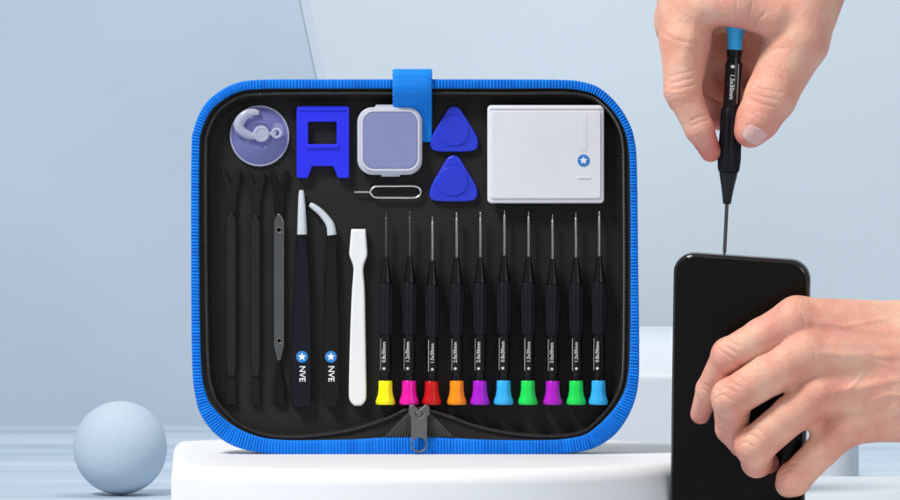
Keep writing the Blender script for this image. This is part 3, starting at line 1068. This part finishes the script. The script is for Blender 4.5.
nt.links.new(ad.outputs[0], bp.inputs['Height']); nt.links.new(bp.outputs['Normal'], b.inputs['Normal'])
M_nail = mat('pink fingernail', (0.74, 0.44, 0.40), 0.25, spec=0.5, coat=0.3, sss=0.2)


def build_hand(name, fn, lo, hi, h, wrinkles, flush, ridges, loc, label):
    V, Fq = surface_nets(fn, lo, hi, h)
    N = grad(fn, V)
    disp = np.zeros(len(V))
    for c, axv, w, amp, dorsal, offs, reach in wrinkles:
        c = np.array(c); axv = np.array(axv, float); axv /= np.linalg.norm(axv)
        dv = np.array(dorsal, float); dv /= np.linalg.norm(dv)
        r = V - c
        t = r @ axv
        fall = np.exp(-((r ** 2).sum(1) - t * t) / (2 * reach ** 2)) * np.clip(N @ dv * 1.6 + .3, 0, 1)
        side = np.cross(axv, dv)
        sway = 0.9 * np.sin((r @ side) * 0.32 + c[0])
        for o_ in offs:
            disp -= amp * np.exp(-((t - o_ + sway) / w) ** 2) * fall
        disp += amp * 0.5 * np.exp(-(t / (w * 6)) ** 2) * fall
    front = np.clip(-N[:, 2] * 1.4, 0, 1)
    for pts, amp, wd in ridges:
        pl = np.array([tuple(p) for p in catmull(pts, 6)])
        dm = np.full(len(V), 1e9); tm = np.zeros(len(V))
        for q in range(len(pl) - 1):
            a_, b_ = pl[q], pl[q + 1]
            ba = b_ - a_
            t_ = np.clip(((V[:, :2] - a_) @ ba) / (ba @ ba), 0, 1)
            dd = np.linalg.norm(V[:, :2] - a_ - t_[:, None] * ba, axis=1)
            m_ = dd < dm
            dm[m_] = dd[m_]; tm[m_] = (q + t_[m_]) / (len(pl) - 1)
        disp += amp * np.exp(-(dm / wd) ** 2) * front * np.clip(np.minimum(tm, 1 - tm) * 6, 0, 1)
    V2 = V + N * disp[:, None]
    fl_ = np.zeros(len(V))
    for c, rad_, a_ in flush:
        fl_ += a_ * np.exp(-((V - np.array(c)) ** 2).sum(1) / (rad_ ** 2))
    me = bpy.data.meshes.new(name)
    f = (D + DR + V2[:, 2]) / D
    Wd = np.stack([(V2[:, 0] - 450) * S * f, (DR + V2[:, 2]) * S, CZ + (250 - V2[:, 1]) * S * f], 1)
    me.from_pydata(Wd.tolist(), [], Fq.tolist())
    me.update()
    A = me.attributes.new('flush', 'FLOAT', 'POINT')
    A.data.foreach_set('value', fl_.astype(np.float32))
    fix(me)
    me.shade_smooth()
    o = link(name, me, M_skin, None, loc)
    sm = o.modifiers.new('smooth', 'SMOOTH'); sm.factor = 0.4; sm.iterations = 1
    return setp(o, label, 'hand')


def J(x, y, off, r):
    """joint of the lower hand: depth counted from the phone's front, towards the viewer"""
    return (x, y, surf(x, y) - off, r)

# ---------------- lower hand
idx_ = [J(797, 319, 28, 22), J(762, 337, 38, 19), J(729, 355, 36, 17.0), J(709, 389, 22, 12.8), J(700.5, 414, 10.5, 10.2)]
mid_ = [J(808, 352, 40, 24), J(772, 373, 50, 21.5), J(732, 398, 52, 20.0), J(732, 428, 34, 16.4), J(741, 446, 14, 11.5)]
rng_ = [J(824, 391, 42, 22), J(792, 414, 50, 19.5), J(755, 446, 52, 19.6), J(757, 462, 32, 15.5), J(768, 463, 12, 11.0)]
pky_ = [J(848, 425, 34, 20), J(822, 450, 40, 17.0), J(794, 479, 42, 16.6), J(789, 484, 24, 13), J(797, 480, 8, 10.0)]
WR = (935, 372)
def wj(x, y, d, r): return (x, y, surf(860, 372) + d, r)
meta = [(idx_[0], wj(925, 334, 4, 32)), (mid_[0], wj(925, 352, -6, 36)), (rng_[0], wj(925, 384, -6, 36)), (pky_[0], wj(925, 407, 4, 32))]
thm_ = [wj(890, 350, 40, 34), wj(840, 345, 52, 24), (790, 352, surf(790, 352) + 34, 16), (755, 362, surf(755, 362) + 30, 13)]


def lower(P):
    palm = None
    for a_, b_ in meta:
        c = cone(P, a_[:3], b_[:3], a_[3], b_[3], 0.95)
        palm = c if palm is None else smin(palm, c, 13)
    palm = smin(palm, cone(P, wj(850, 370, 24, 0)[:3], wj(925, 372, 18, 0)[:3], 34, 44), 16)
    palm = smin(palm, cone(P, wj(920, 372, 2, 0)[:3], wj(1060, 362, 10, 0)[:3], 62, 66, 1.25), 22)
    # knuckle heads
    for q, rr_ in ((idx_[0], 15), (mid_[0], 16), (rng_[0], 15), (pky_[0], 14)):
        k_ = (q[0] - 2, q[1], q[2] - 8)
        palm = smin(palm, cone(P, k_, k_, rr_, rr_), 9)
    # hollows between the knuckles
    for x, y in ((812, 333), (828, 371), (846, 408)):
        z = surf(x, y) - 76
        palm = -smin(-palm, cone(P, (x - 14, y + 6, z), (x + 22, y - 2, z + 6), 10, 6), 9)
    f = None
    for ch_ in (idx_, mid_, rng_, pky_):
        c = chain(P, ch_, 3.5)
        # joint swelling
        q = ch_[2]
        c = smin(c, cone(P, q[:3], q[:3], q[3] * 1.0, q[3]), 4)
        f = c if f is None else smin(f, c, 1.2)
    # webs between the fingers
    for p_, q_, r0, r1 in ((J(776, 334, 30, 0), J(786, 356, 36, 0), 14, 15), (J(792, 372, 38, 0), J(802, 392, 40, 0), 14, 14), (J(812, 414, 36, 0), J(826, 432, 36, 0), 14, 13)):
        f = smin(f, cone(P, p_[:3], q_[:3], r0, r1), 7)
    f = smin(f, palm, 7)
    th = chain(P, thm_, 6)
    return smin(f, th, 6)


def seg(a, b): return np.array(b[:3]) - np.array(a[:3])
wr = []
for ch_ in (idx_, mid_, rng_, pky_):
    ax1 = seg(ch_[1], ch_[2]); ax2 = seg(ch_[2], ch_[3])
    ax_ = ax1 / np.linalg.norm(ax1) + ax2 / np.linalg.norm(ax2)
    dors = ax1 / np.linalg.norm(ax1) - ax2 / np.linalg.norm(ax2) + np.array([0, -0.1, -.5])
    wr.append((ch_[2][:3], ax_, 1.0, 1.3, dors, (-7, -3.6, -0.4, 2.6, 6), 11))
    wr.append((ch_[0][:3], ax1, 1.5, 0.5, (0, -.2, -1), (-4, 1, 6), 14))
    ax3 = seg(ch_[3], ch_[4])
    wr.append((ch_[3][:3], ax3, 0.8, 0.5, (-.6, -.2, -.7), (-2, 1), 8))
fls = []
for ch_ in (idx_, mid_, rng_, pky_):
    fls += [(ch_[0][:3], 26, 0.22), (ch_[2][:3], 20, 0.22), (ch_[4][:3], 18, 0.35)]
rdg = []
for q, e_ in ((idx_, (905, 334)), (mid_, (905, 356)), (rng_, (905, 378)), (pky_, (905, 402))):
    p0 = (q[0][0] + 6, q[0][1] + 1); p1 = ((p0[0] + e_[0]) / 2, (p0[1] + e_[1]) / 2 + 1)
    rdg.append(([p0, p1, e_], 1.5, 4.2))
rdg += [([(838, 352), (852, 362), (868, 360), (896, 368)], 1.0, 2.3), ([(846, 392), (858, 380), (868, 360)], 0.9, 2.2), ([(858, 420), (872, 402), (890, 395), (915, 396)], 0.9, 2.2),
        ([(822, 316), (842, 326), (866, 322), (900, 316)], 0.8, 2.4)]
for p_, a_, w_ in (([(721, 343), (729, 349), (738, 354)], -1.0, 1.2), ([(718, 349), (727, 355), (735, 361)], -1.0, 1.2), ([(725, 338), (733, 343), (742, 348)], -0.7, 1.2),
                   ([(715, 393), (725, 387), (739, 395)], -1.0, 1.2), ([(718, 386), (729, 381), (743, 389)], -1.0, 1.2), ([(714, 401), (722, 395), (735, 402)], -0.9, 1.2), ([(724, 378), (735, 375), (748, 383)], -0.7, 1.2),
                   ([(738, 440), (749, 434), (761, 441)], -1.0, 1.2), ([(742, 433), (753, 428), (765, 434)], -0.9, 1.2), ([(736, 448), (745, 442), (756, 449)], -0.9, 1.2),
                   ([(781, 475), (791, 469), (802, 477)], -1.0, 1.2), ([(785, 468), (796, 463), (806, 470)], -0.8, 1.2), ([(779, 482), (787, 476), (797, 484)], -0.8, 1.2),
                   ([(702, 383), (710, 387), (718, 391)], -0.8, 1.1), ([(700, 388), (708, 392), (716, 396)], -0.7, 1.1), ([(716, 424), (726, 421), (738, 425)], -0.7, 1.2),
                   ([(796, 306), (803, 316), (806, 328)], -0.6, 1.5), ([(806, 340), (814, 350), (815, 364)], -0.6, 1.5), ([(822, 380), (830, 390), (831, 402)], -0.6, 1.5)):
    rdg.append((p_, a_, w_))
hand_l = build_hand('hand', lower, (676, 280, -150), (1075, 515, 110), 1.0, wr, fls, rdg, MH(950, 372, 0),
                    'bare hand reaching in from the right, its fingers curled over the front of the phone')

# ---------------- upper hand
def U(x, y, d, r): return (x, y, DS + d, r)
ui = [U(687, -8, 10, 31), U(685, 40, 0, 25.5), U(682.5, 90, -8, 18.4), U(699.5, 129, -7, 14.4), U(710.6, 151.5, -2, 10.6)]
um = [U(696, 0, 44, 28), U(684, 97, 32, 16.6), U(705, 112, 30, 14.5), U(735, 120, 27, 14.0)]
ur = [U(702, 5, 84, 30), U(692, 76, 84, 19), U(708, 98, 82, 17), U(748, 108, 74, 17)]
up = [U(704, 10, 118, 26), U(700, 66, 118, 16), U(718, 92, 116, 14), U(744, 100, 108, 12)]
ut = [U(806, -12, 24, 41), U(797, 40, 6, 31.5), U(770.5, 97, -10, 25.0), U(757.5, 120, -16, 21.0), U(750.5, 131.5, -19, 16.4)]


def upper(P):
    palm = cone(P, U(697, -10, 22, 0)[:3], U(795, -14, 24, 0)[:3], 32, 38)
    palm = smin(palm, cone(P, U(712, -20, 60, 0)[:3], U(790, -20, 66, 0)[:3], 46, 46), 18)
    palm = smin(palm, cone(P, U(745, -40, 50, 0)[:3], U(770, -210, 60, 0)[:3], 70, 66, 1.15), 26)
    palm = smin(palm, cone(P, U(776, 20, 60, 0)[:3], U(766, 50, 76, 0)[:3], 34, 26), 14)
    # first web: arches over the cap of the driver
    palm = smin(palm, cone(P, U(704, 4, -8, 0)[:3], U(736, 2, -12, 0)[:3], 24, 23), 12)
    palm = smin(palm, cone(P, U(736, 2, -12, 0)[:3], U(772, 16, -8, 0)[:3], 23, 22), 8)
    # palm closing the hollow behind the driver
    palm = smin(palm, cone(P, U(700, 20, 132, 0)[:3], U(764, 34, 128, 0)[:3], 46, 46), 14)
    palm = smin(palm, cone(P, U(776, 34, 66, 0)[:3], U(768, 84, 84, 0)[:3], 28, 20), 10)
    palm = smin(palm, cone(P, U(704, 58, 112, 0)[:3], U(772, 66, 112, 0)[:3], 32, 32), 10)
    f = None
    for ch_ in (ui, um, ur, up):
        c = chain(P, ch_, 4)
        f = c if f is None else smin(f, c, 1.3)
    f = smin(f, palm, 10)
    th = chain(P, ut, 7)
    f = smin(f, th, 9)
    # pad of the thumb flattens against the handle; crease of the web
    f = -smin(-f, cone(P, U(744, 38, -34, 0)[:3], U(760, 66, -34, 0)[:3], 5, 5), 8)
    return f


wr = []
ax_ = seg(ui[1], ui[2]) / np.linalg.norm(seg(ui[1], ui[2])) + seg(ui[2], ui[3]) / np.linalg.norm(seg(ui[2], ui[3]))
wr.append((ui[2][:3], ax_, 1.0, 1.0, (-0.7, -.2, -.7), (-5, -2, 1.5, 5), 14))
wr.append((ui[3][:3], seg(ui[3], ui[4]), 0.9, 0.5, (-0.5, 0, -.8), (-3, 0, 2.5), 10))
wr.append((ut[2][:3], seg(ut[1], ut[2]), 1.1, 1.1, (0.5, 0, -.8), (-7, -3, 1, 5), 15))
wr.append(((759, 119, DS - 34), seg(ut[2], ut[4]), 1.2, 0.9, (0.2, 0.1, -1), (0,), 9))
rdu = [([(747, 36), (755, 23), (768, 10)], -1.0, 1.5), ([(743, 31), (748, 16), (753, 0)], -0.8, 1.4), ([(727, 27), (722, 14), (715, 0)], -0.9, 1.5), ([(755, 46), (768, 36), (784, 30)], -0.9, 1.5),
       ([(735, 25), (736, 12), (737, -4)], -0.6, 1.4), ([(758, 58), (772, 50), (790, 48)], -0.7, 1.5), ([(716, 36), (706, 26), (696, 20)], -0.8, 1.5),
       ([(749, 92), (764, 97), (782, 101)], -0.9, 1.3), ([(747, 98), (762, 104), (779, 108)], -0.9, 1.3), ([(752, 86), (767, 90), (786, 93)], -0.7, 1.3), ([(746, 106), (758, 111), (772, 115)], -0.6, 1.2),
       ([(688, 122), (698, 117), (709, 113)], -0.9, 1.3), ([(690, 127), (701, 122), (711, 119)], -0.7, 1.2), ([(667, 84), (681, 81), (698, 76)], -0.9, 1.3), ([(668, 90), (682, 88), (699, 83)], -0.9, 1.3), ([(666, 77), (680, 74), (698, 69)], -0.6, 1.3),
       ([(660, 30), (676, 40), (700, 44)], -0.7, 1.6), ([(700, 10), (690, 40), (680, 66)], 0.9, 5)]
fls = [(ui[2][:3], 24, .2), (ui[4][:3], 26, .45), (um[1][:3], 20, .3), (um[3][:3], 26, .5), (ut[2][:3], 28, .12), (ut[4][:3], 26, .4), ((745, 22, DS - 8), 26, .3)]
hand_u = build_hand('hand', upper, (640, -300, -150), (880, 175, 230), 1.1, wr, fls, rdu, MH(750, -60, DS),
                    'bare hand reaching down from above, pinching a screwdriver between thumb and forefinger')

# thumb nail, laid on the thumb tip
ax_t = np.array([-0.86, 0.20, -0.06]) ; ax_t /= np.linalg.norm(ax_t)
def nail(parent, fn, c, along, out, ln, wd):
    along = np.array(along, float); along /= np.linalg.norm(along)
    out = np.array(out, float); out -= along * (out @ along); out /= np.linalg.norm(out)
    side = np.cross(out, along)
    nu, nv = 14, 12
    pts = []
    for i in range(nu + 1):
        for j in range(nv + 1):
            u = i / nu * 2 - 1; v = j / nv * 2 - 1
            # superellipse square -> disc
            uu = u * math.sqrt(1 - v * v / 2 * .7); vv_ = v * math.sqrt(1 - u * u / 2 * .7)
            pts.append(np.array(c) + along * uu * ln + side * vv_ * wd + out * 14)
    pts = np.array(pts, np.float32)
    for _ in range(60):
        dist = fn(pts)
        pts = pts - out.astype(np.float32) * np.clip(dist, -1, 3)[:, None] * .6
    edge = []
    for i in range(nu + 1):
        for j in range(nv + 1):
            e_ = max(abs(i / nu * 2 - 1), abs(j / nv * 2 - 1))
            edge.append(0.9 if e_ < .95 else -0.5)
    pts = pts + out * np.array(edge)[:, None]
    fs = []
    for i in range(nu):
        for j in range(nv):
            a_ = i * (nv + 1) + j
            fs.append((a_, a_ + 1, a_ + nv + 2, a_ + nv + 1))
    mb = MB().add([tuple(map(float, p)) for p in pts], fs)
    return part('nail', mb, M_nail, parent, MH, angle=80, recalc=True)
nail(hand_u, upper, (753.0, 131.5, DS - 24), (-0.52, 0.85, 0.25), (0.18, 0.42, -0.85), 9.5, 13.0)

# ================================================================== LIGHT
w = bpy.data.worlds.new('World'); SC.world = w; w.use_nodes = True
bg = w.node_tree.nodes['Background']
bg.inputs['Color'].default_value = (0.90, 0.95, 1.0, 1); bg.inputs['Strength'].default_value = 0.34


def area(name, loc, tgt, size, power, color=(1, 1, 1), sy=None):
    l = bpy.data.lights.new(name, 'AREA')
    l.energy = power; l.color = color
    l.shape = 'RECTANGLE'; l.size = size; l.size_y = sy or size
    o = bpy.data.objects.new(name, l); COL.objects.link(o)
    o.location = loc
    o.rotation_euler = (Vector(tgt) - Vector(loc)).to_track_quat('-Z', 'Y').to_euler()
    return o

area('key_lamp', (-1.15, -0.95, 2.05), (0.0, 0.2, 0.15), 0.55, 62, (1.0, 0.985, 0.965))
area('fill_lamp', (1.3, -1.7, 0.8), (0.1, 0, 0.15), 0.9, 7, (0.97, 0.985, 1.0))
area('wall_lamp', (0.28, 0.85, 1.4), (0.2, 1.8, 0.62), 0.5, 10, (0.98, 0.99, 1.0))

# ================================================================== CAMERA
cam = bpy.data.cameras.new('camera')
co = bpy.data.objects.new('camera', cam); COL.objects.link(co)
co.location = (0, -D * S, CZ)
co.rotation_euler = (math.radians(90), 0, 0)
cam.sensor_width = 36
cam.sensor_fit = 'HORIZONTAL'
cam.lens = 36 * D / 900
cam.clip_start = 0.05
cam.clip_end = 50
SC.camera = co
SC.view_settings.view_transform = 'Standard'
SC.view_settings.look = 'None'
SC.view_settings.exposure = 0.0
SC.view_settings.gamma = 1.0
